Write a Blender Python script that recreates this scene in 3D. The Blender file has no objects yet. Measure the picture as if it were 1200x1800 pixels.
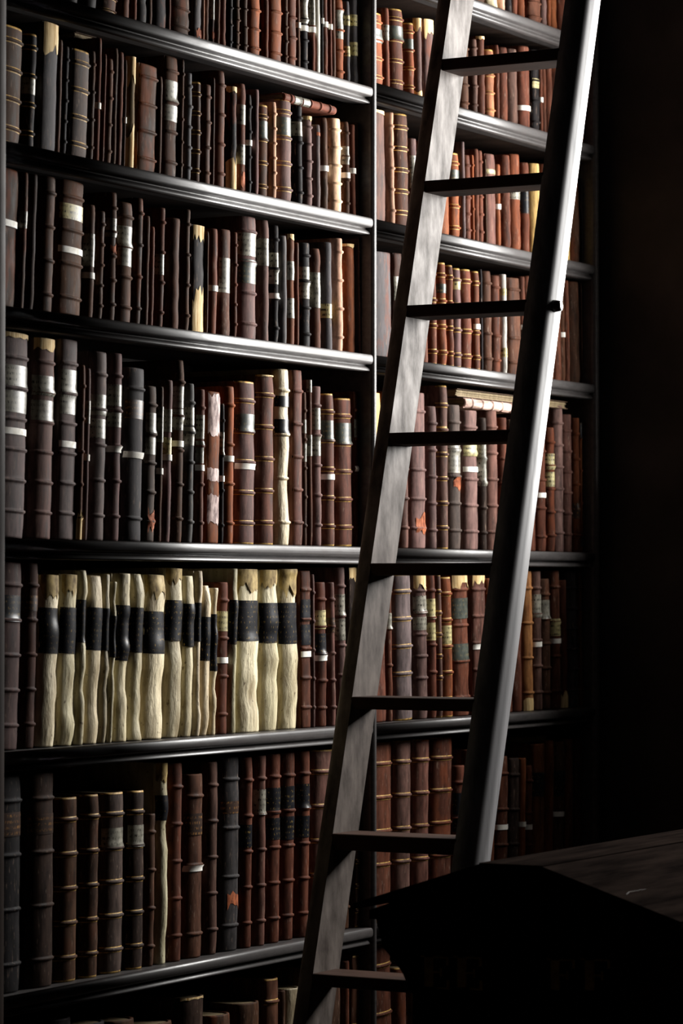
import bpy, bmesh, math, random
from mathutils import Vector, Matrix
random.seed(7)
S = bpy.context.scene
C = S.collection

# ------------------------------------------------------------------ camera, light, exposure
# world axes: X runs along the bookcase (to the right, away), Y runs into the bookcase, Z up
EYE = 1.55
F_PX = 5545.0
YAW = math.radians(29.485); PIT = math.radians(1.4242)
FW = Vector((math.cos(YAW)*math.cos(PIT), math.sin(YAW)*math.cos(PIT), math.sin(PIT)))
RT = Vector((math.sin(YAW), -math.cos(YAW), 0.0))
UP = RT.cross(FW)
cam = bpy.data.cameras.new('camera'); co = bpy.data.objects.new('camera', cam); C.objects.link(co)
co.matrix_world = Matrix(((RT.x, UP.x, -FW.x, 0), (RT.y, UP.y, -FW.y, 0), (RT.z, UP.z, -FW.z, EYE), (0, 0, 0, 1)))
cam.sensor_fit = 'VERTICAL'; cam.sensor_height = 36.0; cam.sensor_width = 24.0
cam.lens = F_PX/1800.0*36.0
cam.dof.use_dof = True; cam.dof.focus_distance = 7.4; cam.dof.aperture_fstop = 6.3
cam.clip_end = 60
S.camera = co
W = bpy.data.worlds.new('dim_hall'); S.world = W; W.use_nodes = True
W.node_tree.nodes['Background'].inputs[0].default_value = (0.75, 0.85, 1.0, 1)
W.node_tree.nodes['Background'].inputs[1].default_value = 0.0025
S.view_settings.view_transform = 'Standard'; S.view_settings.look = 'None'
S.view_settings.gamma = 1.0; S.view_settings.use_curve_mapping = False
S.view_settings.exposure = -0.1
WIN_Y0, WIN_Y1, WIN_Z0, WIN_Z1 = 1.65, 3.36, EYE+0.34, EYE+2.25
END_X, WIN_X = 8.25, 8.66
la = bpy.data.lights.new('window_daylight', 'AREA'); la.shape = 'RECTANGLE'
la.size = WIN_Z1-WIN_Z0; la.size_y = WIN_Y1-WIN_Y0
la.energy = 580.0; la.color = (1.0, 0.985, 0.955)
lo = bpy.data.objects.new('window_daylight', la); C.objects.link(lo)
lo.location = (WIN_X+0.12, (WIN_Y0+WIN_Y1)/2, (WIN_Z0+WIN_Z1)/2)
lo.rotation_euler = (0, math.radians(107), 0)      # shines towards -X, into the alcove

# ------------------------------------------------------------------ measuring helpers
def ray(x, y): return FW*F_PX + RT*(x-600.0) - UP*(y-900.0)
def onY(x, y, n):
    r = ray(x, y); p = r*(n/r.y); return Vector((p.x, p.y, p.z+EYE))
def onX(x, y, d):
    r = ray(x, y); p = r*(d/r.x); return Vector((p.x, p.y, p.z+EYE))
def srgb(*c):
    return tuple(((v/255)/12.92 if v/255 <= .04045 else ((v/255+.055)/1.055)**2.4) for v in c)

# ------------------------------------------------------------------ materials
class NT:
    def __init__(s, name):
        m = bpy.data.materials.new(name); m.use_nodes = True; s.m = m; s.t = m.node_tree
        s.b = s.t.nodes['Principled BSDF']
    def n(s, typ, **kw):
        o = s.t.nodes.new('ShaderNode'+typ)
        for k, v in kw.items():
            if k in o.inputs.keys(): o.inputs[k].default_value = v
            else: setattr(o, k, v)
        return o
    def l(s, a, b): s.t.links.new(a, b)
def setin(b, **k):
    for a, v in k.items(): b.inputs[a.replace('_', ' ')].default_value = v

def ramp(nt, src, p0, c0, p1, c1):
    r = nt.n('ValToRGB'); e = r.color_ramp.elements
    e[0].position = p0; e[0].color = (*c0, 1); e[1].position = p1; e[1].color = (*c1, 1)
    nt.l(src, r.inputs[0]); return r

def coords(nt, scale):
    tc = nt.n('TexCoord'); oi = nt.n('ObjectInfo')
    ad = nt.n('VectorMath', operation='ADD'); nt.l(tc.outputs['Object'], ad.inputs[0])
    cm = nt.n('CombineXYZ')
    mu = nt.n('Math', operation='MULTIPLY'); mu.inputs[1].default_value = 37.0
    nt.l(oi.outputs['Random'], mu.inputs[0])
    for i in range(3): nt.l(mu.outputs[0], cm.inputs[i])
    nt.l(cm.outputs[0], ad.inputs[1])
    mp = nt.n('Mapping'); mp.inputs['Scale'].default_value = scale
    nt.l(ad.outputs[0], mp.inputs[0]); return mp.outputs[0], oi

def mat_leather():
    nt = NT('old_leather')
    v, oi = coords(nt, (60, 60, 14))
    n1 = nt.n('TexNoise', Scale=1.0, Detail=6.0, Roughness=.65); nt.l(v, n1.inputs['Vector'])
    v2, _ = coords(nt, (26, 26, 11))
    n2 = nt.n('TexNoise', Scale=1.0, Detail=4.0, Roughness=.6); nt.l(v2, n2.inputs['Vector'])
    # grime and rubbed grain
    r1 = ramp(nt, n1.outputs[0], .30, (.32, .30, .28), .70, (1.7, 1.6, 1.5))
    mx = nt.n('MixRGB', blend_type='MULTIPLY'); mx.inputs[0].default_value = 1
    nt.l(oi.outputs['Color'], mx.inputs[1]); nt.l(r1.outputs[0], mx.inputs[2])
    # rust-coloured rot where the surface has gone, by the book's own amount (alpha)
    r2 = ramp(nt, n2.outputs[0], .5, (0, 0, 0), .62, (1, 1, 1))
    am = nt.n('Math', operation='MULTIPLY'); nt.l(r2.outputs[0], am.inputs[0]); nt.l(oi.outputs['Alpha'], am.inputs[1])
    # pale scuffs along the grain
    v4, _ = coords(nt, (150, 150, 34))
    n4 = nt.n('TexNoise', Scale=1.0, Detail=3.0, Roughness=.6); nt.l(v4, n4.inputs['Vector'])
    r4 = ramp(nt, n4.outputs[0], .60, (0, 0, 0), .72, (.55, .55, .55))
    m4 = nt.n('MixRGB', blend_type='MIX'); nt.l(r4.outputs[0], m4.inputs[0]); nt.l(mx.outputs[0], m4.inputs[1])
    m4.inputs[2].default_value = (*srgb(132, 112, 98), 1); mx = m4
    m2 = nt.n('MixRGB', blend_type='MIX'); nt.l(am.outputs[0], m2.inputs[0])
    nt.l(mx.outputs[0], m2.inputs[1]); m2.inputs[2].default_value = (*srgb(112, 58, 34), 1)
    nt.l(m2.outputs[0], nt.b.inputs['Base Color'])
    rr = ramp(nt, n1.outputs[0], .3, (.55,)*3, .7, (.8,)*3); nt.l(rr.outputs[0], nt.b.inputs['Roughness'])
    setin(nt.b, Specular_IOR_Level=.035)
    bp = nt.n('Bump', Strength=.35, Distance=.0015); nt.l(n1.outputs[0], bp.inputs['Height']); nt.l(bp.outputs[0], nt.b.inputs['Normal'])
    return nt.m

def mat_vellum():
    nt = NT('cream_vellum')
    v, oi = coords(nt, (30, 30, 9))
    n1 = nt.n('TexNoise', Scale=1.0, Detail=6.0, Roughness=.6); nt.l(v, n1.inputs['Vector'])
    r1 = ramp(nt, n1.outputs[0], .32, (.26, .20, .11), .60, (1.0, 1.0, 1.0))
    mx = nt.n('MixRGB', blend_type='MULTIPLY'); mx.inputs[0].default_value = .85
    nt.l(oi.outputs['Color'], mx.inputs[1]); nt.l(r1.outputs[0], mx.inputs[2])
    v3, _ = coords(nt, (120, 120, 70))
    n3 = nt.n('TexNoise', Scale=1.0, Detail=2.0); nt.l(v3, n3.inputs['Vector'])
    r3 = ramp(nt, n3.outputs[0], .27, (.2, .15, .1), .33, (1, 1, 1))
    m3 = nt.n('MixRGB', blend_type='MULTIPLY'); m3.inputs[0].default_value = .8
    nt.l(mx.outputs[0], m3.inputs[1]); nt.l(r3.outputs[0], m3.inputs[2])
    nt.l(m3.outputs[0], nt.b.inputs['Base Color']); setin(nt.b, Roughness=.55, Specular_IOR_Level=.2)
    bp = nt.n('Bump', Strength=.8, Distance=.008); nt.l(n1.outputs[0], bp.inputs['Height']); nt.l(bp.outputs[0], nt.b.inputs['Normal'])
    return nt.m

def mat_noise(name, c0, c1, scale, rough=.5, spec=.5, bump=.2, lo=.35, hi=.65, metallic=0, dist=.001):
    nt = NT(name); v, oi = coords(nt, scale)
    n1 = nt.n('TexNoise', Scale=1.0, Detail=7.0, Roughness=.62); nt.l(v, n1.inputs['Vector'])
    r1 = ramp(nt, n1.outputs[0], lo, c0, hi, c1); nt.l(r1.outputs[0], nt.b.inputs['Base Color'])
    setin(nt.b, Specular_IOR_Level=spec, Metallic=metallic)
    rr = ramp(nt, n1.outputs[0], .3, (rough*1.25,)*3, .7, (rough*.8,)*3); nt.l(rr.outputs[0], nt.b.inputs['Roughness'])
    if bump:
        bp = nt.n('Bump', Strength=bump, Distance=dist); nt.l(n1.outputs[0], bp.inputs['Height']); nt.l(bp.outputs[0], nt.b.inputs['Normal'])
    return nt.m

def mat_label(name, base, ink, rough=.4, cut=.5):
    """title label: lines of worn tooling across the ground colour"""
    nt = NT(name); tc = nt.n('TexCoord'); v, oi = coords(nt, (520, 40, 90))
    n1 = nt.n('TexNoise', Scale=1.0, Detail=3.0); nt.l(v, n1.inputs['Vector'])
    sp = nt.n('SeparateXYZ'); nt.l(tc.outputs['Object'], sp.inputs[0])
    mu = nt.n('Math', operation='MULTIPLY'); mu.inputs[1].default_value = 520; nt.l(sp.outputs[2], mu.inputs[0])
    sn = nt.n('Math', operation='SINE'); nt.l(mu.outputs[0], sn.inputs[0])
    gt = nt.n('Math', operation='GREATER_THAN'); gt.inputs[1].default_value = .15; nt.l(sn.outputs[0], gt.inputs[0])
    g2 = ramp(nt, n1.outputs[0], cut, (0, 0, 0), cut+.06, (1, 1, 1))
    an = nt.n('Math', operation='MULTIPLY'); nt.l(gt.outputs[0], an.inputs[0]); nt.l(g2.outputs[0], an.inputs[1])
    v2, _ = coords(nt, (60, 60, 40))
    n2 = nt.n('TexNoise', Scale=1.0, Detail=5.0); nt.l(v2, n2.inputs['Vector'])
    w = ramp(nt, n2.outputs[0], .35, tuple(b*.55 for b in base), .65, tuple(min(1, b*1.3) for b in base))
    mx = nt.n('MixRGB'); nt.l(an.outputs[0], mx.inputs[0]); nt.l(w.outputs[0], mx.inputs[1]); mx.inputs[2].default_value = (*ink, 1)
    nt.l(mx.outputs[0], nt.b.inputs['Base Color']); setin(nt.b, Roughness=rough, Specular_IOR_Level=.14)
    return nt.m

M = dict(
    leather=mat_leather(), vellum=mat_vellum(),
    gilt=mat_noise('worn_gilt', srgb(74, 56, 34), srgb(206, 164, 88), (90, 90, 60), .5, .1, 0, .3, .62),
    paper=mat_noise('call_tag_paper', srgb(225, 220, 208), srgb(246, 243, 236), (80, 80, 80), .7, .3, 0),
    pages=mat_noise('page_edges', srgb(96, 82, 60), srgb(150, 132, 100), (300, 20, 20), .8, .2, .2),
    fold=mat_noise('folded_vellum', srgb(92, 72, 38), srgb(190, 164, 104), (60, 60, 30), .6, .1, .5),
    buff=mat_noise('exposed_lining', srgb(170, 128, 72), srgb(238, 214, 160), (240, 60, 12), .75, .2, .5),
    rot=mat_noise('exposed_rot', srgb(88, 38, 16), srgb(168, 88, 42), (90, 90, 50), .8, .2, .4),
    peel=mat_noise('peeled_leather', srgb(86, 58, 54), srgb(176, 148, 140), (80, 80, 30), .6, .2, .3, .4, .6),
    lw=mat_label('sheen_title_label', srgb(132, 128, 116), srgb(52, 48, 42), .32, .52),  # window sheen on dark glossy labels, painted in as a pale ground colour
    ly=mat_label('yellowed_title_label', srgb(176, 164, 118), srgb(70, 62, 46), .4),
    lk=mat_label('black_title_label', srgb(30, 30, 34), srgb(150, 124, 70), .33, .60),
    lg=mat_label('green_grey_title_label', srgb(70, 74, 68), srgb(128, 112, 76), .35, .57),
    lo=mat_label('tooled_leather_title', srgb(58, 42, 34), srgb(150, 106, 56), .4, .55),
    shelfwood=mat_noise('dark_oak', srgb(36, 33, 32), srgb(66, 62, 61), (14, 60, 60), .42, .4, .1, .3, .7),
    casewood=mat_noise('case_oak', srgb(20, 15, 12), srgb(44, 32, 26), (6, 6, 2), .6, .06, .15, .3, .75),
    ladder=mat_noise('worn_ladder_wood', srgb(52, 44, 40), srgb(118, 109, 103), (20, 20, 7), .55, .05, .25, .32, .7),
    rung=mat_noise('ladder_rung_wood', srgb(34, 24, 19), srgb(64, 46, 38), (8, 3, 8), .6, .03, .2),
    pole=mat_noise('polished_pole_wood', srgb(84, 83, 85), srgb(140, 138, 139), (40, 40, 2), .42, .34, .15, .3, .7),
    desk=mat_noise('desk_oak', srgb(14, 11, 10), srgb(32, 26, 23), (3, 30, 30), .75, .0, .2),
    brass=mat_noise('dull_gold_paint', srgb(120, 88, 40), srgb(176, 134, 66), (40, 40, 40), .5, .4, 0),
    peg=mat_noise('peg_wood', srgb(30, 28, 28), srgb(70, 66, 64), (30, 30, 30), .25, .6, 0),
    plaster=mat_noise('dark_plaster', srgb(34, 32, 30), srgb(46, 43, 40), (3, 3, 3), .8, .2, .1),
    floor=mat_noise('floor_boards', srgb(36, 26, 20), srgb(66, 50, 40), (1.2, 14, 1), .5, .4, .2),
    frame=mat_noise('window_paint', srgb(150, 148, 142), srgb(176, 174, 168), (5, 5, 5), .6, .3, 0),
)

# ------------------------------------------------------------------ object helpers
def link_mesh(name, bm, mats, parent=None, smooth=False):
    me = bpy.data.meshes.new(name); bm.normal_update(); bm.to_mesh(me); bm.free()
    for m in (mats if isinstance(mats, (list, tuple)) else [mats]): me.materials.append(m)
    if smooth:
        for p in me.polygons: p.use_smooth = True
    o = bpy.data.objects.new(name, me); C.objects.link(o)
    if parent: o.parent = parent
    return o
def empty(name, loc, label, cat, group=None):
    o = bpy.data.objects.new(name, None); C.objects.link(o); o.location = loc; o.empty_display_size = .02
    o['label'] = label; o['category'] = cat
    if group: o['group'] = group
    return o
def box(bm, x0, x1, y0, y1, z0, z1, bev=0.0):
    r = bmesh.ops.create_cube(bm, size=1.0)
    bmesh.ops.scale(bm, vec=(x1-x0, y1-y0, z1-z0), verts=r['verts'])
    bmesh.ops.translate(bm, vec=((x0+x1)/2, (y0+y1)/2, (z0+z1)/2), verts=r['verts'])
    if bev:
        es = list({e for v in r['verts'] for e in v.link_edges})
        bmesh.ops.bevel(bm, geom=es, offset=bev, segments=2, affect='EDGES', profile=.5)
def bx(name, mat, parent, *a, bev=0.0, smooth=False):
    bm = bmesh.new(); box(bm, *a, bev=bev); return link_mesh(name, bm, mat, parent, smooth)
def extrude_profile(bm, pts, p0, ax, length):
    """closed profile pts = [(y,z)] swept along X from p0 by length (ax='X')"""
    va = [bm.verts.new((p0, y, z)) for y, z in pts]; vb = [bm.verts.new((p0+length, y, z)) for y, z in pts]
    n = len(pts)
    for i in range(n):
        bm.faces.new((va[i], vb[i], vb[(i+1) % n], va[(i+1) % n]))
    bm.faces.new(va[::-1]); bm.faces.new(vb)
    bmesh.ops.recalc_face_normals(bm, faces=bm.faces)
def structure(o): o['kind'] = 'structure'; return o

# ------------------------------------------------------------------ the room
N_FRONT = 3.785                 # foremost line of the shelf mouldings
N_BACK = 4.14
X_L0 = onY(8, 900, N_FRONT).x   # left bay, inside of its left upright
X_L1 = onY(655.5, 900, N_FRONT).x
X_R0 = X_L1+.024
X_R1 = onY(1046, 900, N_FRONT).x
TOP = 7.6
structure(bx('floor', M['floor'], None, 3.6, 9.4, 0.6, 4.4, -.05, 0))
structure(bx('wall_back', M['plaster'], None, 3.6, 9.4, N_BACK+.03, N_BACK+.2, 0, TOP))
bm = bmesh.new()
box(bm, END_X, WIN_X+.2, WIN_Y1, N_BACK+.03, 0, TOP)
box(bm, END_X, WIN_X+.2, 0.6, WIN_Y0, 0, TOP)
box(bm, END_X, WIN_X+.2, WIN_Y0, WIN_Y1, 0, WIN_Z0)
box(bm, END_X, WIN_X+.2, WIN_Y0, WIN_Y1, WIN_Z1, TOP)
structure(link_mesh('wall_end', bm, M['plaster']))
bm = bmesh.new()
for y in (WIN_Y0+.02, (WIN_Y0+WIN_Y1)/2, WIN_Y1-.02): box(bm, WIN_X-.02, WIN_X+.02, y-.02, y+.02, WIN_Z0, WIN_Z1)
for k in range(5):
    z = WIN_Z0+.02+(WIN_Z1-WIN_Z0-.04)*k/4; box(bm, WIN_X-.015, WIN_X+.015, WIN_Y0, WIN_Y1, z-.015, z+.015)
structure(link_mesh('window_1', bm, M['frame']))

# ------------------------------------------------------------------ bookcase
ZS = dict(T=1.567, A=1.262, B=.927, C=.5865, D=.1075, E=-.332, F=-.834, G=-1.37)
ZL = {k: v+EYE for k, v in ZS.items()}
CASE_TOP = EYE+2.35
case = empty('bookcase', ((X_L0+X_R1)/2, N_FRONT+.1, 0), 'tall dark oak library bookcase of two bays filled with old books', 'bookcase')
cx, cy = case.location.x, case.location.y
def upright(x0, x1, setback=0.0, mat=None, rd=.02):
    bm = bmesh.new()
    t = x1-x0; nf = N_FRONT+.012+setback; pts = [(x0, N_BACK), (x0, nf)]
    for k in range(1, 8):
        a = math.pi*k/8; pts.append((x0+t/2-math.cos(a)*t/2, nf-math.sin(a)*min(rd, t*.55)))
    pts += [(x1, nf), (x1, N_BACK)]
    va = [bm.verts.new((x-cx, y-cy, 0)) for x, y in pts]; vb = [bm.verts.new((x-cx, y-cy, CASE_TOP)) for x, y in pts]
    n = len(pts)
    for i in range(n): bm.faces.new((va[i], va[(i+1) % n], vb[(i+1) % n], vb[i]))
    bm.faces.new(va[::-1]); bm.faces.new(vb); bmesh.ops.recalc_face_normals(bm, faces=bm.faces)
    return link_mesh('upright', bm, mat or M['shelfwood'], case)
upright(X_L0-.03, X_L0, -.012, M['casewood'], .004); upright(X_L1, X_R0); upright(X_R1, X_R1+.03)
bx('back_panel', M['casewood'], case, X_L0-.03-cx, X_R1+.03-cx, N_BACK-cy, N_BACK+.028-cy, 0, CASE_TOP)
bx('cornice', M['shelfwood'], case, X_L0-.06-cx, X_R1+.045-cx, N_FRONT-.05-cy, N_BACK+.028-cy, CASE_TOP, CASE_TOP+.12, bev=.02)
bx('plinth', M['casewood'], case, X_L0-cx, X_R1-cx, N_FRONT+.012-cy, N_FRONT+.035-cy, 0, ZL['G']-.04)
def nosing_profile(z):
    f = N_FRONT-cy; p = [(f+.05, z), (f+.016, z)]
    for k in range(0, 9):                       # upper roll
        a = math.pi*k/8; cc = math.cos(a); p.append((f+.013-abs(math.sin(a))**.5*.013, z-.0125+math.copysign(abs(cc)**.8, cc)*.0125))
    p += [(f+.017, z-.0265), (f+.0165, z-.029)]
    for k in range(0, 5):                       # lower bead
        a = math.pi*.5*k/4; p.append((f+.016-math.sin(a+.2)*.009+.001, z-.030-.011*k/4))
    p += [(f+.022, z-.0425), (f+.05, z-.0425)]
    return p
for k, z in ZL.items():
    for x0, x1 in ((X_L0, X_L1), (X_R0, X_R1)):
        dz = {'A': -.008 if x0 == X_L0 else .007}.get(k, 0)
        sh = bx('shelf', M['casewood'], case, x0+.0005-cx, x1-.0005-cx, N_FRONT+.03-cy, N_BACK-.001-cy, z-.034+dz, z-.0002+dz)
        bm = bmesh.new(); extrude_profile(bm, nosing_profile(z+dz), x0+.0004-cx, 'X', x1-x0-.0008)
        nm = link_mesh('shelf_moulding', bm, M['shelfwood'], sh)
        for p in nm.data.polygons: p.use_smooth = len(p.vertices) == 4 and abs(p.normal.x) < .5 and p.area < .03

# ------------------------------------------------------------------ books
COL = dict(B=(68, 49, 38), R=(89, 54, 42), O=(118, 68, 43), P=(102, 80, 78), K=(34, 32, 34), G=(84, 83, 86),
           T=(196, 156, 134), V=(232, 218, 180), Y=(214, 180, 116), W=(184, 184, 178))
CNAME = dict(B='dark brown', R='red-brown', O='rust-coloured', P='mauve-brown', K='black', G='slate grey', T='pinkish tan',
             V='cream vellum', Y='buff', W='pale grey')
SPINE_Y = N_FRONT+.032
SN, CS = math.sin(YAW), math.cos(YAW)

def kappa(t, b):
    a = t/2; th = math.atan(SN/CS*a/b); u = SN*a*math.sin(th)-CS*b*(1-math.cos(th)); return a-u/SN

def arc(t, b, s, off=0.0):
    """point on the spine arc, s in 0..1 left to right; local x, y (front is y=0, depth +y)"""
    th = -math.pi/2+math.pi*s
    return (math.sin(th)*(t/2+off*.3), b*(1-math.cos(th))-off)

def smooth_noise(rng, n):
    v = [rng.uniform(-1, 1) for _ in range(n+3)]
    def f(x):
        x = max(0, min(.9999, x))*n; i = int(x); u = x-i; u = u*u*(3-2*u)
        return v[i]*(1-u)+v[i+1]*u
    return f

def build_book(root, h, t, b, depth, kind, color, alpha, bands, gilt, patches, rng):
    """all parts in the frame of root: x across the spine, y into the shelf, z up"""
    vel = kind == 'V'
    col = (*srgb(*color), alpha)
    wob = (.0042 if vel else .0011) * min(1, t/.03)
    w1 = smooth_noise(rng, 9); w2 = smooth_noise(rng, 9)
    NS = 10
    bh = min(.0042, h*.016); bo = 0 if vel and not bands else min(.0042, .0018+t*.06)
    zs = set([0.0, .004, h-.004, h])
    bz = []
    if bands:
        m0, m1 = .13, .12
        for i in range(bands): bz.append(h*(m0+(1-m0-m1)*i/(max(1, bands-1))) if bands > 1 else h*.5)
    for z in bz: zs |= {z-bh*2.6, z-bh*1.5, z-bh, z-bh*.5, z, z+bh*.5, z+bh, z+bh*1.5, z+bh*2.6}
    for i in range(1, 16): zs.add(h*i/16)
    zs = sorted(z for z in zs if 0 <= z <= h)
    def off(z):
        o = 0
        for q in bz:
            d = abs(z-q)/bh
            if d < 1: o = max(o, bo*math.sqrt(1-d*d*.98))
        if z < .008: o -= .0016*(1-z/.008)
        if h-z < .008: o -= .0016*(1-(h-z)/.008)
        return o+wob*w1(z/h)
    def side(z): return wob*.8*w2(z/h)
    bm = bmesh.new(); rows = []
    for z in zs:
        row = []
        for k in range(NS+1):
            x, y = arc(t*.985, b, k/NS, off(z)); row.append(bm.verts.new((x+side(z)*(.6 if 0 < k < NS else .1), y, z)))
        rows.append(row)
    for i in range(len(rows)-1):
        zm = (zs[i]+zs[i+1])/2
        for k in range(NS):
            f = bm.faces.new((rows[i][k], rows[i][k+1], rows[i+1][k+1], rows[i+1][k]))
            if gilt and any(bh*.98 < abs(zm-q) < bh*2.0 or (gilt > 1 and abs(zm-q) < bh) for q in bz): f.material_index = 1
            if gilt and (zm < .004 or zm > h-.004): f.material_index = 1
    # turned-in head and tail
    for row, up in ((rows[0], 0), (rows[-1], 1)):
        inner = [bm.verts.new((v.co.x*.9, v.co.y+.004, v.co.z)) for v in row]
        for k in range(NS):
            q = (row[k], row[k+1], inner[k+1], inner[k]); bm.faces.new(q if up else q[::-1])
    sp = link_mesh('spine', bm, [M['vellum' if vel else 'leather'], M['gilt']], root, True); sp.color = col
    bt = min(.0028, t*.16)
    for sgn in (-1, 1):
        bm = bmesh.new(); x0, x1 = sorted((sgn*t*.5, sgn*(t*.5-bt)))
        box(bm, x0, x1, b*.96, depth, 0.0, h); 
        bo_ = link_mesh('board', bm, M['vellum' if vel else 'leather'], root); bo_.color = col
    bm = bmesh.new(); box(bm, -t*.5+bt, t*.5-bt, b*.96+.001, depth-.005, .003, h-.003)
    link_mesh('page_block', bm, M['pages'], root)
    # patches on the spine
    for (nm, mat, z0, z1, o, s0, s1, rag) in patches:
        z0 = max(0.0005, z0); z1 = min(h-.0003, z1)
        if z1-z0 < .002: continue
        nz = max(2, int((z1-z0)/.008)); nx = 8
        bm = bmesh.new(); grid = []
        lowf = [rng.uniform(0, rag) for _ in range(nx+1)]
        for i in range(nz+1):
            row = []
            for k in range(nx+1):
                lo_, hi_ = z0, z1
                if nm in ('bare_patch', 'peeled_leather'): lo_ = z0+(z1-z0)*lowf[k]*.5; hi_ = z1-(z1-z0)*lowf[nx-k]*.4
                if rag and nm.endswith('head'): lo_ = z0+(z1-z0)*lowf[k]*.6
                if rag and nm.endswith('tail'): hi_ = z1-(z1-z0)*lowf[k]*.6
                z = lo_+(hi_-lo_)*i/nz
                x, y = arc(t*.985, b, s0+(s1-s0)*k/nx, 0); oo = o+max(0, off(z))*(1.0)+wob*.0
                x, y = arc(t*.985, b, s0+(s1-s0)*k/nx, max(o, off(z)+o))
                row.append(bm.verts.new((x+side(z)*.6, y, z)))
            grid.append(row)
        for i in range(nz):
            for k in range(nx): bm.faces.new((grid[i][k], grid[i][k+1], grid[i+1][k+1], grid[i+1][k]))
        link_mesh(nm, bm, mat, root, True)

ORD = ['zeroth', 'first', 'second', 'third', 'fourth', 'fifth', 'sixth', 'seventh', 'eighth', 'ninth', 'tenth', 'eleventh', 'twelfth',
       'thirteenth', 'fourteenth', 'fifteenth', 'sixteenth', 'seventeenth', 'eighteenth', 'nineteenth', 'twentieth', 'twenty-first',
       'twenty-second', 'twenty-third', 'twenty-fourth', 'twenty-fifth', 'twenty-sixth', 'twenty-seventh', 'twenty-eighth',
       'twenty-ninth', 'thirtieth', 'thirty-first', 'thirty-second', 'thirty-third', 'thirty-fourth', 'thirty-fifth', 'thirty-sixth',
       'thirty-seventh', 'thirty-eighth']

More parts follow.
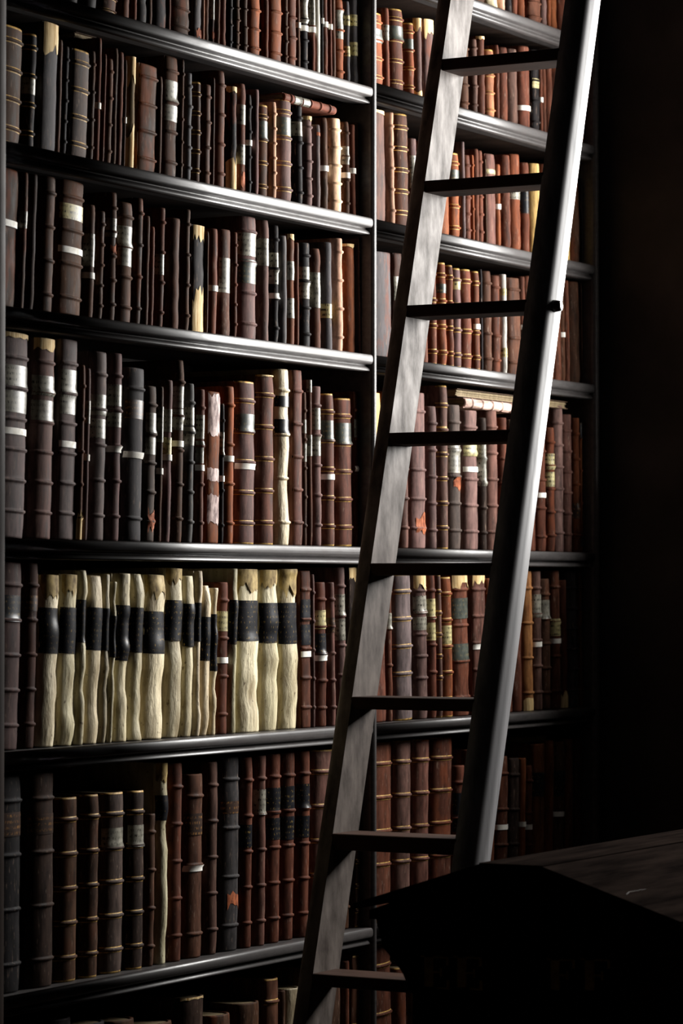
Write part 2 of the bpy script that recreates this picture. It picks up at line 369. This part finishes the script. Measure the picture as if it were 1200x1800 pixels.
# One line per shelf. Each book: right edge of its spine, top of its spine, colour[second colour], then marks:
# b4 raised bands, g gilt, t187 call tag at that height, wA-B / yA-B / kA-B / GA-B / oA-B labels, hA torn head down to A,
# fA bare foot from A, rA-B rotten patch, q hidden by the ladder, xA its own left edge
ROWS = [
 ('left', 'top shelf', 'A', '''
 100 -60 K;135 -60 K;167 -50 K;202 -50 B b4 g;226 -45 R;240 -40 R;256 -50 K;267 -50 B;291 -60 KO;300 -40 R;331 -60 BO b4;353 -30 G r50-70;
 359 -30 T;366 -30 B;376 -30 KO w0-35 r55-72;386 -20 B;396 -20 R;408 -30 K b4;420 -20 B b5;434 -30 B b4;455 -30 O b4;471 -20 RO;493 -30 OB b4;
 505 -20 B b5;519 -20 R b4;527 -10 B t45;540 -20 K b4 w0-42 t51;553 -20 R w0-45 t53;562 -15 W;567 -10 K t37;575 -10 R t44;583 -10 R t48;589 -10 B;
 602 1 O b4 w20-70;614 3 G y28-46 y82-100;631 -1 G y28-48 y76-100;640 10 R'''),
 ('left', 'second shelf', 'B', '''
 34 51 B b4 g;60 61 K b4 w140-168 g;98 38 G h106;107 70 B;118 82 K b5;153 92 GB b4 g;165 90 B b4;176 67 R t187;185 95 R;196 104 B b4;205 85 B;
 215 92 R;221 105 B t212;235 100 KY h160 f214;273 118 BO b4;284 135 B;310 93 B b4 w145-182 w188-216;322 103 B b5;335 129 G b5;351 145 B b5 g;369 150 BR b4;
 377 137 B;393 126 RB b4;414 153 KO h166 f268;430 148 R w185-220 w255-290 r300-340;441 167 K b4 t252;454 158 P;469 186 BO b4 g G214-248;485 180 T b6;
 510 177 P b4 g G208-240;530 187 K b4 w215-240;547 205 P b5 h215;562 220 GP r232-242;575 208 B t297;598 210 TV b5;613 215 B b4 w258-290 t309;624 220 R t301;634 217 B'''),
 ('left', 'third shelf', 'C', '''
 27 283 BO t396;45 288 BO w372-402;61 293 KB;92 307 B b4;142 313 B b4 y364-391 t445;164 361 B w412-470 t486;181 372 B b5;202 339 B b5 w385-418 r425-452;
 229 358 B b4 w400-470;248 349 BO b4;261 380 B;270 399 RO;287 366 R b4 w448-484;313 385 BR;332 369 B b4;357 398 KG h432 f500;366 407 B;380 403 R t508;
 403 405 RB w455-516;416 409 R b5;448 374 P b4 w412-452 G458-500;471 377 P w420-468;488 397 K b4 w445-470 w475-500 t521;503 415 G;516 412 OB h424 w460-493 w525-560;
 525 427 R;543 428 K b4 w470-492 w498-526;562 438 RB w480-542;582 427 G y535-560;601 420 T b4;622 430 O h438;641 417 P b4'''),
 ('left', 'fourth shelf', 'D', '''
 42 584 GP b6 h600 w645-682 w690-728 t761;90 597 P b6 h622 w663-698 w706-742;131 595 GP b6 w652-692 w697-730 t783;146 642 BR b5 f895;156 648 P w705-745 t805;
 183 620 GP b5 w695-732 w738-772;210 622 P b5 w677-715 w720-752 t791;248 649 GK b3 o705-738 t802;272 680 BG b5 w727-762 w770-800 r890-945;285 680 B w715-778 t829;
 300 669 P w720-760 y770-800 t805;320 634 B b5 w680-718 w720-757 t781;339 675 G b5 w717-748 w752-784;357 685 RP b4 w730-772 w776-815 t823;384 690 O p690-772 p822-850 p868-925;
 393 710 K b4 w760-800 t842;409 680 O b4 t807;445 672 P b5 g G729-760 t821;479 660 RP b5 g h664;507 650 V b4 k697-716 k738-768;530 652 RP b5;
 538 690 B b5 w738-762 w780-812;548 668 RB w668-690 w765-802;563 680 P b5 w718-756 w765-802;586 693 RP b5 g G740-776 t839;617 702 RP b5 g G745-782;636 690 R b5 w738-770 t825'''),
 ('left', 'fifth shelf', 'E', '''
 31 990 PK b5 k1048-1094;61 984 RK b5 o1048-1075;98 1012 V h1062 k1070-1150;130 1011 V h1058 k1069-1150;148 1003 V k1055-1130;173 1013 V k1069-1144;190 1010 V k1070-1144;
 201 1023 V k1083-1156;223 1009 V k1065-1162;248 1010 V k1069-1148;285 1012 V h1062 k1076-1150;317 1000 V h1034 k1056-1127;339 1013 V k1062-1137;352 1004 V k1060-1128;367 1030 V k1085-1162;
 380 1034 V k1080-1180;398 1024 R b4 y1075-1110 t1161;416 1000 V k1055-1133;452 1001 V h1050 k1056-1127;487 1002 V h1036 k1060-1130;521 1001 V h1056 k1060-1132;
 545 1004 R b5 k1054-1092 k1098-1134 t1150;553 1010 P b5;572 1024 R b5 y1073-1106 k1114-1150 t1157;588 1024 PR b5 o1086-1112;606 996 P b5 w1045-1082 w1088-1126;630 998 KB h1028'''),
 ('left', 'sixth shelf', 'F', '''
 32 1360 K b4 o1428-1470;90 1358 BK b4 o1430-1466;132 1402 B b5 g;170 1397 B b5 g;213 1393 BG b5 g w1455-1494;250 1390 BK b5 g w1450-1488;270 1431 B b4;
 292 1341 V h1380 k1398-1442;317 1342 RO b5;353 1361 BR b3 o1430-1468 t1526;380 1340 BP b5;417 1329 KG b4 o1408-1430 r1562-1604;441 1332 R b5 k1450-1490;465 1329 RP b5 w1388-1432;
 490 1326 R b5 k1385-1430 k1438-1476;515 1324 R b5 k1382-1428 k1435-1476;542 1321 R b5 k1378-1420 k1434-1472;585 1318 PR b5 g;614 1340 B q b5;643 1400 B b5 g'''),
 ('left', 'bottom shelf', 'G', '''
 60 1800 K;120 1790 K;180 1797 K;232 1792 B;300 1797 B;354 1751 BK h1757;401 1783 BO;452 1762 B;487 1720 BR b3 g;500 1742 B;525 1737 VB;560 1700 B q;596 1690 B q;612 1690 R b4;643 1677 BR b4 g'''),
 ('right', 'topmost shelf', 'T', '''
 690 -75 R;720 -80 B;750 -70 K;780 -70 R q;815 -60 B q;851 -60 B;873 -60 V;886 -55 T;898 -50 K;908 -55 R;921 -50 O;949 -55 RB b4;960 -40 P;967 -40 O;977 -45 O;1000 -40 R q;1022 -30 B'''),
 ('right', 'second shelf', 'A', '''
 671 26 O b4 g G54-78;683 15 R w45-72;707 19 R b4 g G49-73;726 42 OR b4 g G70-92;740 33 P h58 f156;762 37 PO h74;770 53 O;788 60 R q;806 66 B q;822 72 B b4;
 838 70 PB b4;851 65 R h72;867 89 OT b4 g;877 80 R;891 85 RO;908 88 BP;930 84 R t192;947 90 K b4 y140-157;953 100 R t176;959 103 R;970 98 R;988 100 RO q;1006 108 RO q;1022 120 R;1042 128 RO'''),
 ('right', 'third shelf', 'B', '''
 676 197 RG h205;692 199 T b5;716 198 BR b5 g;732 245 P w275-332;741 253 O;760 250 R q;787 262 O;806 271 O b4 g G300-318;817 250 PG;826 274 R b5;833 273 O b4;841 263 R;848 266 R b5;855 280 B;
 870 273 PR y300-308;879 290 O t364;896 274 RO;913 273 OR w337-352;929 287 R k334-376;948 289 Y;966 290 R q;984 295 R q;1000 300 Y;1020 315 BO;1040 318 K'''),
 ('right', 'fourth shelf', 'C', '''
 687 447 GO;707 447 RK w488-530;714 449 T;732 455 B q;750 458 R q;766 462 R b4 g;783 463 OR b4 g G500-516;796 467 R b4 g;809 473 P b4 g y492-510;827 475 R b4 g;842 478 R b4 g t575;
 848 474 K;863 478 BR b4;878 486 RO b4;890 483 W y508-520 y612-628;914 491 BR b4;923 487 R t576;940 487 R q;957 490 B q;971 490 R q;985 492 R;992 493 B t589;1000 491 RO;1018 487 B;1042 493 B'''),
 ('right', 'fifth shelf', 'D', '''
 669 692 YO;680 688 R;698 694 B q;716 690 PR b5;746 692 P b5 r900-942;766 715 P b5;786 677 PB b6 g;808 713 GB b5 w780-832 r836-870;838 723 P b5 y776-803 t826;854 735 KB b5 w780-855;
 873 722 PR b5;890 735 RO b5;902 738 B y775-800;920 736 R q;940 740 R q;958 770 R b4 t871;974 752 RO b5 y798-826 y830-856;989 714 P b6;1004 729 PR b6;1018 735 O b5 o885-912;1039 745 O b4 k745-773 k938-962'''),
 ('right', 'sixth shelf', 'E', '''
 676 1005 R q;688 1010 R b4 w1078-1106;722 1010 GP b5 g;749 1008 P b6 h1040 w1048-1078 w1085-1108;765 1008 R b5 y1053-1088 y1095-1126;776 1010 PB b6 g;793 1015 O b5 g y1100-1132;
 822 1007 R b4 h1042 G1052-1088 G1132-1166;853 1007 RP b5 h1034 t1137;864 1017 O b4 y1063-1112;880 1012 B q;898 1010 R q;915 1010 R q;935 1005 OY b4 f1225;951 1005 PB b5 w1045-1086 t1133;
 966 1018 B b5 w1055-1088;984 1003 R b4 y1088-1118 t1127;996 1020 R f1212;1014 1005 KG b6;1031 1005 BO b5'''),
 ('right', 'seventh shelf', 'F', '''
 686 1302 R b5 g r1302-1308;720 1298 PB b5 g;752 1296 RP b5 g r1296-1304;792 1296 RO b5 g;814 1346 R b4 k1394-1432 k1434-1462;832 1318 R b4 w1360-1392;850 1325 B q;868 1320 R q;891 1330 R b4 t1454;
 911 1333 KB b4;923 1333 O t1449;934 1346 RO b4 t1454;956 1308 OB k1358-1400;972 1302 O;991 1304 B k1355-1400 t1431;1006 1299 OB;1025 1297 B'''),
 ('right', 'bottom shelf', 'G', '''
 687 1650 R b4 g;713 1700 RO b4 g;740 1690 B;770 1700 R;800 1690 B'''),
]
LEFT_LEAN = [(0, 9), (150, 8), (300, 5), (420, 2), (520, -1), (650, -4)]
def lean_px(bay, shelf, x):
    if bay == 'right': return {'D': -2, 'F': 2}.get(shelf, -4)
    if shelf in 'FG': return 3
    for (a, u), (b, v) in zip(LEFT_LEAN, LEFT_LEAN[1:]):
        if x <= b: return u+(v-u)*(x-a)/(b-a)
    return -4
def left_rail(y): return 776-(y-107)*(776-548)/1609-26, 820-(y-107)*(820-598)/1609
def right_rail(y): return 982-(y-0)*162/1500.0, 1043-(y-0)*163/1500.0

def parse(tok):
    p = tok.split(); d = dict(xr=float(p[0]), yt=float(p[1]), c=p[2], b=0, g=0, q=0, t=None, lab=[], h=None, f=None, r=[], p=[])
    for m in p[3:]:
        k, v = m[0], m[1:]
        if k == 'b': d['b'] = int(v)
        elif k == 'g': d['g'] = 1
        elif k == 'q': d['q'] = 1
        elif k == 't': d['t'] = float(v)
        elif k == 'h': d['h'] = float(v)
        elif k == 'f': d['f'] = float(v)
        elif k == 'p': d['p'].append(tuple(map(float, v.split('-'))))
        elif k == 'r': d['r'].append(tuple(map(float, v.split('-'))))
        else: d['lab'].append((k, *map(float, v.split('-'))))
    return d
LABN = dict(w='glossy label', y='yellowed label', k='black label', G='green-grey label', o='gilt lettering')
LABM = dict(w='lw', y='ly', k='lk', G='lg', o='lo')

def describe(d, h, t):
    f = []
    if d['t']: f.append('white tag')
    if d['h']: f.append('torn head')
    if d['f'] and len(f) < 2: f.append('bare foot')
    if d['lab'] and len(f) < 2: f.append(LABN[d['lab'][0][0]])
    if d['g'] and not f: f.append('gilt bands')
    if d['b'] and not f: f.append('raised bands')
    size = 'slim ' if t < .022 else ('thick ' if t > .05 else '')
    s = size+CNAME[d['c'][0]]+' book'
    if f: s += ' with '+' and '.join(f[:1 if size or ' ' in CNAME[d['c'][0]] else 2])
    return s

for bay, rname, shelf, txt in ROWS:
    ds = [parse(t) for t in txt.replace('\n', ' ').split(';') if t.strip()]
    dz = {'A': -.008 if bay == 'left' else .007}.get(shelf, 0)
    zsh = ZL[shelf]+dz
    lim0, lim1 = (X_L0+.001, X_L1-.004) if bay == 'left' else (X_R0+.001, X_R1-.006)
    ceil_key = {'A': 'T', 'B': 'A', 'C': 'B', 'D': 'C', 'E': 'D', 'F': 'E', 'G': 'F'}.get(shelf)
    zceil = (ZL[ceil_key]-.0455+({'A': -.008 if bay == 'left' else .007}.get(ceil_key, 0)) if ceil_key else zsh+.30)
    prevR = lim0; prev_lean = 0; prev_h = 0
    placed = []
    for i, d in enumerate(ds):
        rng = random.Random(hash((bay == 'left', shelf.encode()[0], i)) & 0xffff)
        back = rng.uniform(0, .006) if d['c'][0] not in 'VTY' else .002
        yp = SPINE_Y+back
        ybase = None
        top = onY(d['xr'], d['yt'], yp)
        h = max(.09, min(top.z, zceil-.006)-zsh)
        # pixel height of the base on this plane, for the lean
        p0 = onY(d['xr'], 900, yp); rel = Vector((p0.x, p0.y, zsh-EYE)); ybase = 900-F_PX*(rel.dot(UP))/rel.dot(FW)
        lp = lean_px(bay, shelf, d['xr'])*min(1, (ybase-d['yt'])/260.0)
        xt, xb = d['xr']+lp/2, d['xr']-lp/2
        dt, db = onY(xt, d['yt'], yp).x, onY(xb, ybase, yp).x
        lean = math.atan2(dt-db, h); dm = (dt+db)/2
        R = dm; L = prevR
        if not placed: L = lim0+abs(math.tan(lean))*h/2
        # neighbours lean by different amounts: keep clear of the last book at base and top
        if placed:
            hh = min(h, prev_h); tl, pl = math.tan(lean), math.tan(prev_lean)
            clear = max(0, (pl*(0-prev_h/2)-tl*(0-h/2)), (pl*(hh-prev_h/2)-tl*(hh-h/2)))
            L = prevR+clear+.0006
        t = .02; lim = lim1
        # gap to the next spine: a flatter back where a slim book follows
        nx = onY(ds[i+1]['xr'], (ds[i+1]['yt']+ybase)/2, SPINE_Y+.008).x-dm if i+1 < len(ds) else (lim1-dm)*1.6
        kmax = max(.0025, .36*nx)
        for _ in range(8):
            b = min(.5*t, .022 if d['c'][0] != 'V' else .021)
            while kappa(t, b) > kmax and b > .0035: b *= .9
            R = dm+kappa(t, b)
            R = min(R, lim1-abs(math.tan(lean))*h/2)
            t = max(.008, R-L)
        if R >= lim1-abs(math.tan(lean))*h/2-1e-6 or L+t > lim1-abs(math.tan(lean))*h/2:
            R = lim1-abs(math.tan(lean))*h/2; t = max(.004, R-L); b = min(b, .5*t)
        R = L+t; gap = (.2 if d['c'][0] != 'V' else .06)*max(0, t-.009); L += gap; t -= gap
        while kappa(t, b) > .5*t and b > .0035: b *= .95
        if R > lim1+.002 and bay == 'right': continue
        placed.append((d, L, R, h, t, b, lean, yp, rng)); prevR = R; prev_lean = lean; prev_h = h
    cnt = {1: 0, 2: 0, 3: 0, 'q1': 0, 'q2': 0, 'l': 0}
    zone3 = [p for p in placed if bay == 'right' and p[0]['xr'] > 905 and not p[0]['q'] and p[0]['xr'] > right_rail((onY(p[0]['xr'], 900, 3.8).z))[0]]
    # ordinals for the labels
    def zone(d):
        ym = 900-F_PX*((zsh+.12-EYE)/ (Vector((p0.x, p0.y, 0)).dot(FW)))
        if bay == 'left': return 'q1' if d['q'] else 'l'
        l0, l1 = left_rail(ym); r0, r1 = right_rail(ym)
        if d['q']: return 'q1' if d['xr'] < 860 else 'q2'
        if d['xr'] < l0+26: return 1
        if d['xr'] < r1-14: return 2
        return 3
    zones = [zone(p[0]) for p in placed]
    tot3 = zones.count(3)
    for (d, L, R, h, t, b, lean, yp, rng), zn in zip(placed, zones):
        cnt[zn] += 1; k = cnt[zn]
        base = describe(d, h, t)
        if zn == 'l': where = f'{ORD[k]} from left, {rname}, left bay'
        elif zn == 1: where = f'{ORD[k]} right of divider, {rname}, right bay'
        elif zn == 2: where = f"{ORD[k]} beyond ladder's left rail, {rname}, right bay"
        elif zn == 3: where = f'{ORD[tot3-k+1]} from dark right end, {rname}, right bay'
        else:
            side = 'left' if zn == 'q1' else 'right'
            base = CNAME[d['c'][0]]+' book'
            where = f"{ORD[k]} behind ladder's {side} rail, {rname}, {bay} bay"
        mid = (L+R)/2
        tl = math.tan(lean)
        x = mid-tl*h/2
        lab = base+', '+where
        if len(lab.replace('-', ' ').split()) > 16: lab = CNAME[d['c'][0]]+' book, '+where
        root = empty('book', (x, yp, zsh+.0004+abs(math.sin(lean))*t/2), lab, 'book', f'books on the {rname} of the {bay} bay')
        root.rotation_euler = (0, lean, 0)
        c0 = d['c'][0]; br = rng.uniform(.78, 1.02); color = [min(255, v*br*rng.uniform(.985, 1.015)) for v in COL[c0]]
        alpha = 0.0
        if len(d['c']) > 1:
            c1 = d['c'][1]
            if c1 == 'O': alpha = .5
            elif c0 == 'O': alpha = .3; color = [a*.7+q*.3 for a, q in zip(color, COL[c1])]
            else: color = [a*.6+q*.4 for a, q in zip(color, COL[c1])]
        elif c0 in 'RB': alpha = .18
        xp = d['xr']
        def zy(y): return (onY(xp, y, yp).z-zsh)
        P = []
        for (kk, a, q) in d['lab']:
            P.append(('title_label', M[LABM[kk]], zy(q), zy(a), .0007, .06, .94, 0))
        for (a, q) in d['r']: P.append(('bare_patch', M['rot'], zy(q), zy(a), .0006, .3, .96, .9))
        for (a, q) in d['p']: P.append(('peeled_leather', M['peel'], zy(q), zy(a), .0007, .1, .9, .5))
        if d['h']: P.append(('torn_head', M['fold' if c0 == 'V' else 'buff'], zy(d['h']), h, .0009, .1, .7 if c0 == 'V' else .95, .9))
        if d['f']: P.append(('bare_tail', M['buff'], .001, zy(d['f']), .0009, .1, .95, .7))
        if d['t']:
            zt = zy(d['t']); P.append(('paper_tag', M['paper'], zt-.0068, zt+.0068, .0022, .02, .98, 0))
        depth = min(.27, max(.12, h*.68))
        build_book(root, h, t, b, depth, c0, color, alpha, d['b'], d['g'], P, rng)

# ------------------------------------------------------------------ books and papers lying on top of the rows
def lying(name, label, cat, x0, y0, x1, thick_px, color, bands, back=0.0, gilt=0, kind='R', labels=(), depth=.14, dz=0.0):
    yp = SPINE_Y+back
    a = onY(x0, y0, yp); e = onY(x1, y0, yp)
    ln = e.x-a.x; th = thick_px*math.hypot(a.x, a.y)*FW.dot(Vector((a.x, a.y, 0)).normalized())/F_PX
    root = empty(name, (a.x, yp, a.z+th/2+dz), label, cat)
    root.rotation_euler = (0, math.pi/2, 0)
    rng = random.Random(int(x0*7+y0))
    P = [('title_label', M[LABM[k]], ln*u, ln*v, .0007, .06, .94, 0) for k, u, v in labels]
    build_book(root, ln, th, min(.4*th, .009), depth, kind, color, .2, bands, gilt, P, rng)
    return root
lying('book', 'red-brown banded book lying flat on top of the second shelf row, left bay', 'book', 501, 177, 592, 15, (104, 62, 50), 5, labels=(('w', .2, .32), ('w', .36, .48)))
lying('book', 'pale pink banded book lying flat on the fifth shelf row, right bay', 'book', 819, 716, 912, 17, (206, 178, 168), 5, kind='T')
def pamphlet(label, x0, y0, x1, thick_px, back, depth, mat, cover):
    yp = SPINE_Y+back; a = onY(x0, y0, yp); e = onY(x1, y0, yp); th = thick_px*7.9/F_PX; ln = e.x-a.x
    root = empty('folio', (a.x, yp, a.z), label, 'book')
    rng = random.Random(int(x0))
    bm = bmesh.new()
    for k in range(9):
        z = th*(.12+.76*k/9); s = rng.uniform(0, .006); box(bm, s, ln-rng.uniform(0, .008), rng.uniform(0, .005), depth, z, z+th*.07)
    link_mesh('page_block', bm, mat, root)
    for z0 in (0, th*.9):
        o = bx('board', cover, root, 0, ln, -.002, depth, z0, z0+th*.1); o.color = (*srgb(70, 56, 46), 0)
    return root
pamphlet('wide flat folio with ragged buff pages lying under the shelf, fifth shelf, right bay', 802, 697, 996, 15, .004, .2, M['pages'], M['leather'])
pamphlet('small dim folded papers lying above rust books, seventh shelf, right bay', 918, 1306, 962, 12, .03, .15, M['pages'], M['leather'])
pamphlet('dim folded papers lying behind slate book tops, second shelf, left bay', 132, 66, 168, 9, .05, .12, M['pages'], M['leather'])

# ------------------------------------------------------------------ ladder
NL, NR = 3.45, 3.146
SL = .2917                                     # lean along X per unit of height
def edge_x(z): return NL*(1.8079+SL*((z-EYE)/NL-.0178))
LEAN = math.atan(SL)
Z_TOP = EYE + ((END_X-.14)/NL-1.8079)/SL*NL + .0178*NL
RAILW = .1165
lad = empty('ladder', (edge_x(0), (NL+NR)/2, 0), 'tall worn wooden library ladder with flat treads leaning before the bookshelves', 'ladder')
lx, ly = lad.location.x, lad.location.y
def rail(inner, sgn, mat):
    BULGE = .05 if sgn < 0 else .042
    bm = bmesh.new(); pts = [(0.0, 0.0)]
    ra = .040 if sgn < 0 else .02
    for k in range(0, 9):
        a = math.pi/2*k/8; pts.append((ra-math.cos(a)*ra, sgn*(BULGE-ra+math.sin(a)*ra)))
    for k in range(1, 5): pts.append((ra+(RAILW-2*ra)*k/5, sgn*(BULGE+.0025*math.sin(math.pi*k/5))))
    for k in range(0, 9):
        a = math.pi/2*k/8; pts.append((RAILW-ra+math.sin(a)*ra, sgn*(BULGE-ra+math.cos(a)*ra)))
    pts.append((RAILW, 0.0))
    rings = []; NZ = 60; rng = random.Random(3+sgn)
    wob = smooth_noise(rng, 22)
    for i in range(NZ+1):
        z = Z_TOP*i/NZ; q = 1+.025*wob(i/NZ)
        rings.append([bm.verts.new((edge_x(z)-lx+x, inner-ly+y*q, z)) for x, y in pts])
    n = len(pts)
    for i in range(NZ):
        for k in range(n):
            f = bm.faces.new((rings[i][k], rings[i][(k+1) % n], rings[i+1][(k+1) % n], rings[i+1][k])); f.smooth = k != n-1
    bm.faces.new(rings[0]); bm.faces.new(rings[-1][::-1])
    bmesh.ops.recalc_face_normals(bm, faces=bm.faces)
    o = link_mesh('rail', bm, mat, lad)
    for e in o.data.edges:
        a, b = e.vertices
        if (a % n in (0, n-1)) and (b % n in (0, n-1)) and a % n == b % n: e.use_edge_sharp = True
    return o
rail(NL, 1, M['ladder']); rr = rail(NR, -1, M['pole'])
k = -12
while True:
    zt = EYE+NL*(.0178-.0866*k); k += 1
    if zt > Z_TOP-.2: continue
    if zt < .12: break
    bm = bmesh.new(); ex = edge_x(zt-.012)-lx
    box(bm, ex+.001, ex+RAILW-.008, NR-.004-ly, NL+.004-ly, zt-(.036 if k == 3 else .0275), zt, bev=.004)
    link_mesh('rung', bm, M['rung'], lad)
# turned peg end standing out of the pole
pz = EYE+NL*.1909-.014; px_ = edge_x(pz)+RAILW*.40
bm = bmesh.new()
r = bmesh.ops.create_cone(bm, cap_ends=True, segments=20, radius1=.0155, radius2=.012, depth=.026)
bmesh.ops.rotate(bm, verts=bm.verts, cent=(0, 0, 0), matrix=Matrix.Rotation(math.radians(90), 3, 'X'))
bmesh.ops.translate(bm, verts=bm.verts, vec=(px_-lx, NR-.054-ly, pz))
link_mesh('peg', bm, M['peg'], rr, True)

# ------------------------------------------------------------------ low double-sided bookcase with a gabled top
DX = 5.44
cL = onX(620, 1594, DX); cR = onX(1196, 1614, DX); rL = onX(846, 1517, DX); rR = onX(950, 1523, DX)
eave = (cL.z+cR.z)/2; ridge = (rL.z+rR.z)/2
yl, yr = cL.y, cR.y; y1, y0 = rL.y, rR.y
DLEN = END_X-.02-DX
desk = empty('low_bookcase', (DX+DLEN/2, (yl+yr)/2, 0), 'black oak low bookcase with gabled top and faint gold letters EE and FF', 'bookcase')
ox, oy = desk.location.x, desk.location.y
def prism(name, pts, mat, x0, x1, parent=desk):
    bm = bmesh.new(); extrude_profile(bm, [(y-oy, z) for y, z in pts], x0-ox, 'X', x1-x0); return link_mesh(name, bm, mat, parent)
TH = .012
prism('sloped_top', [(y1, ridge), (yl, eave), (yl, eave-TH), (y1, ridge-TH)], M['desk'], DX, DX+DLEN)
prism('sloped_top', [(y0, ridge), (yr, eave), (yr, eave-TH), (y0, ridge-TH)], M['desk'], DX, DX+DLEN)
prism('ridge_board', [(y1+.004, ridge+.001), (y0-.004, ridge+.001), (y0-.004, ridge-TH), (y1+.004, ridge-TH)], M['desk'], DX-.002, DX+DLEN)
bl = onX(716, 1790, DX).y; br = yr+(yl-bl)
prism('gable', [(y1, ridge-TH-.001), (yl-.03, eave-TH-.0005), (yl-.03, eave-.03), (yr+.03, eave-.03), (yr+.03, eave-TH-.0005), (y0, ridge-TH-.001)], M['desk'], DX+.012, DX+DLEN)
def cyma(s, ya, yb):
    """moulded cornice under the eaves, from ya (out) to yb (in)"""
    pr = [(0, 0), (.02, -.012), (.05, -.018), (.12, -.034), (.2, -.055), (.42, -.072), (.62, -.088), (.78, -.105), (.9, -.125), (1, -.14)]
    return [(ya+(yb-ya)*u, eave-.03+v) for u, v in pr]+[(yb, eave-.03)]
for ya, yb in ((yl-.045, bl), (yr+.045, br)):
    prism('cornice', cyma(1, ya, yb), M['desk'], DX+.014, DX+DLEN)
bx('case', M['desk'], desk, DX+.02-ox, DX+DLEN-ox, br-oy, bl-oy, 0.0, eave-.031)
bx('plinth', M['desk'], desk, DX+.005-ox, DX+DLEN-ox, br-.02-oy, bl+.02-oy, 0.0, .12, bev=.006)
bx('pilaster', M['desk'], desk, DX+.012-ox, DX+.02-ox, (bl+br)/2-.02-oy, (bl+br)/2+.02-oy, .12, eave-.05)
def letter(ch, xa, xb, ya_, yb_):
    """a serifed capital in dull gold on the end panel"""
    a = onX(xa, ya_, DX+.02); b = onX(xb, yb_, DX+.02); w = a.y-b.y; hh = a.z-b.z
    bm = bmesh.new(); st = w*.30
    def r(u0, u1, v0, v1):            # u: 0 left..1 right of the reader, v: 0 bottom..1 top
        box(bm, DX+.0165-ox, DX+.0199-ox, a.y-w*u1-oy, a.y-w*u0-oy, b.z+hh*v0, b.z+hh*v1)
    r(.14, .14+.3, 0, 1); r(0, .58, 0, .05); r(0, 1 if ch == 'E' else .58, .0, .05); r(0, .96, .95, 1)
    r(.44, .7, .48, .54); r(.68, .74, .38, .64); r(.9, .97, .74, .95)
    if ch == 'E': r(.92, 1.0, .05, .3)
    link_mesh('letter', bm, M['brass'], desk)
letter('E', 740, 790, 1679, 1739); letter('E', 798, 848, 1680, 1741)
letter('F', 962, 1012, 1684, 1745); letter('F', 1022, 1074, 1684, 1746)

# old scratch on the right-hand slope of the top
def on_slope(x, y):
    r = ray(x, y); n = Vector((0, eave-ridge, y0-yr)); o = Vector((DX, y0, ridge-EYE)); k = o.dot(n)/r.dot(n)
    return r*k+Vector((0, 0, EYE))
bm = bmesh.new(); pts = [on_slope(x, y) for x, y in ((1101, 1572.5), (1106, 1568), (1118, 1566), (1134, 1563.5))]
for a, b in zip(pts, pts[1:]):
    d_ = (b-a).normalized(); w_ = Vector((-d_.y, d_.x, 0))*.0009; up_ = Vector((0, 0, .0006))
    vs = [bm.verts.new(p-Vector((ox, oy, 0))) for p in (a-w_+up_, b-w_+up_, b+w_+up_, a+w_+up_)]
    bm.faces.new(vs)
link_mesh('scratch', bm, M['ladder'], desk)
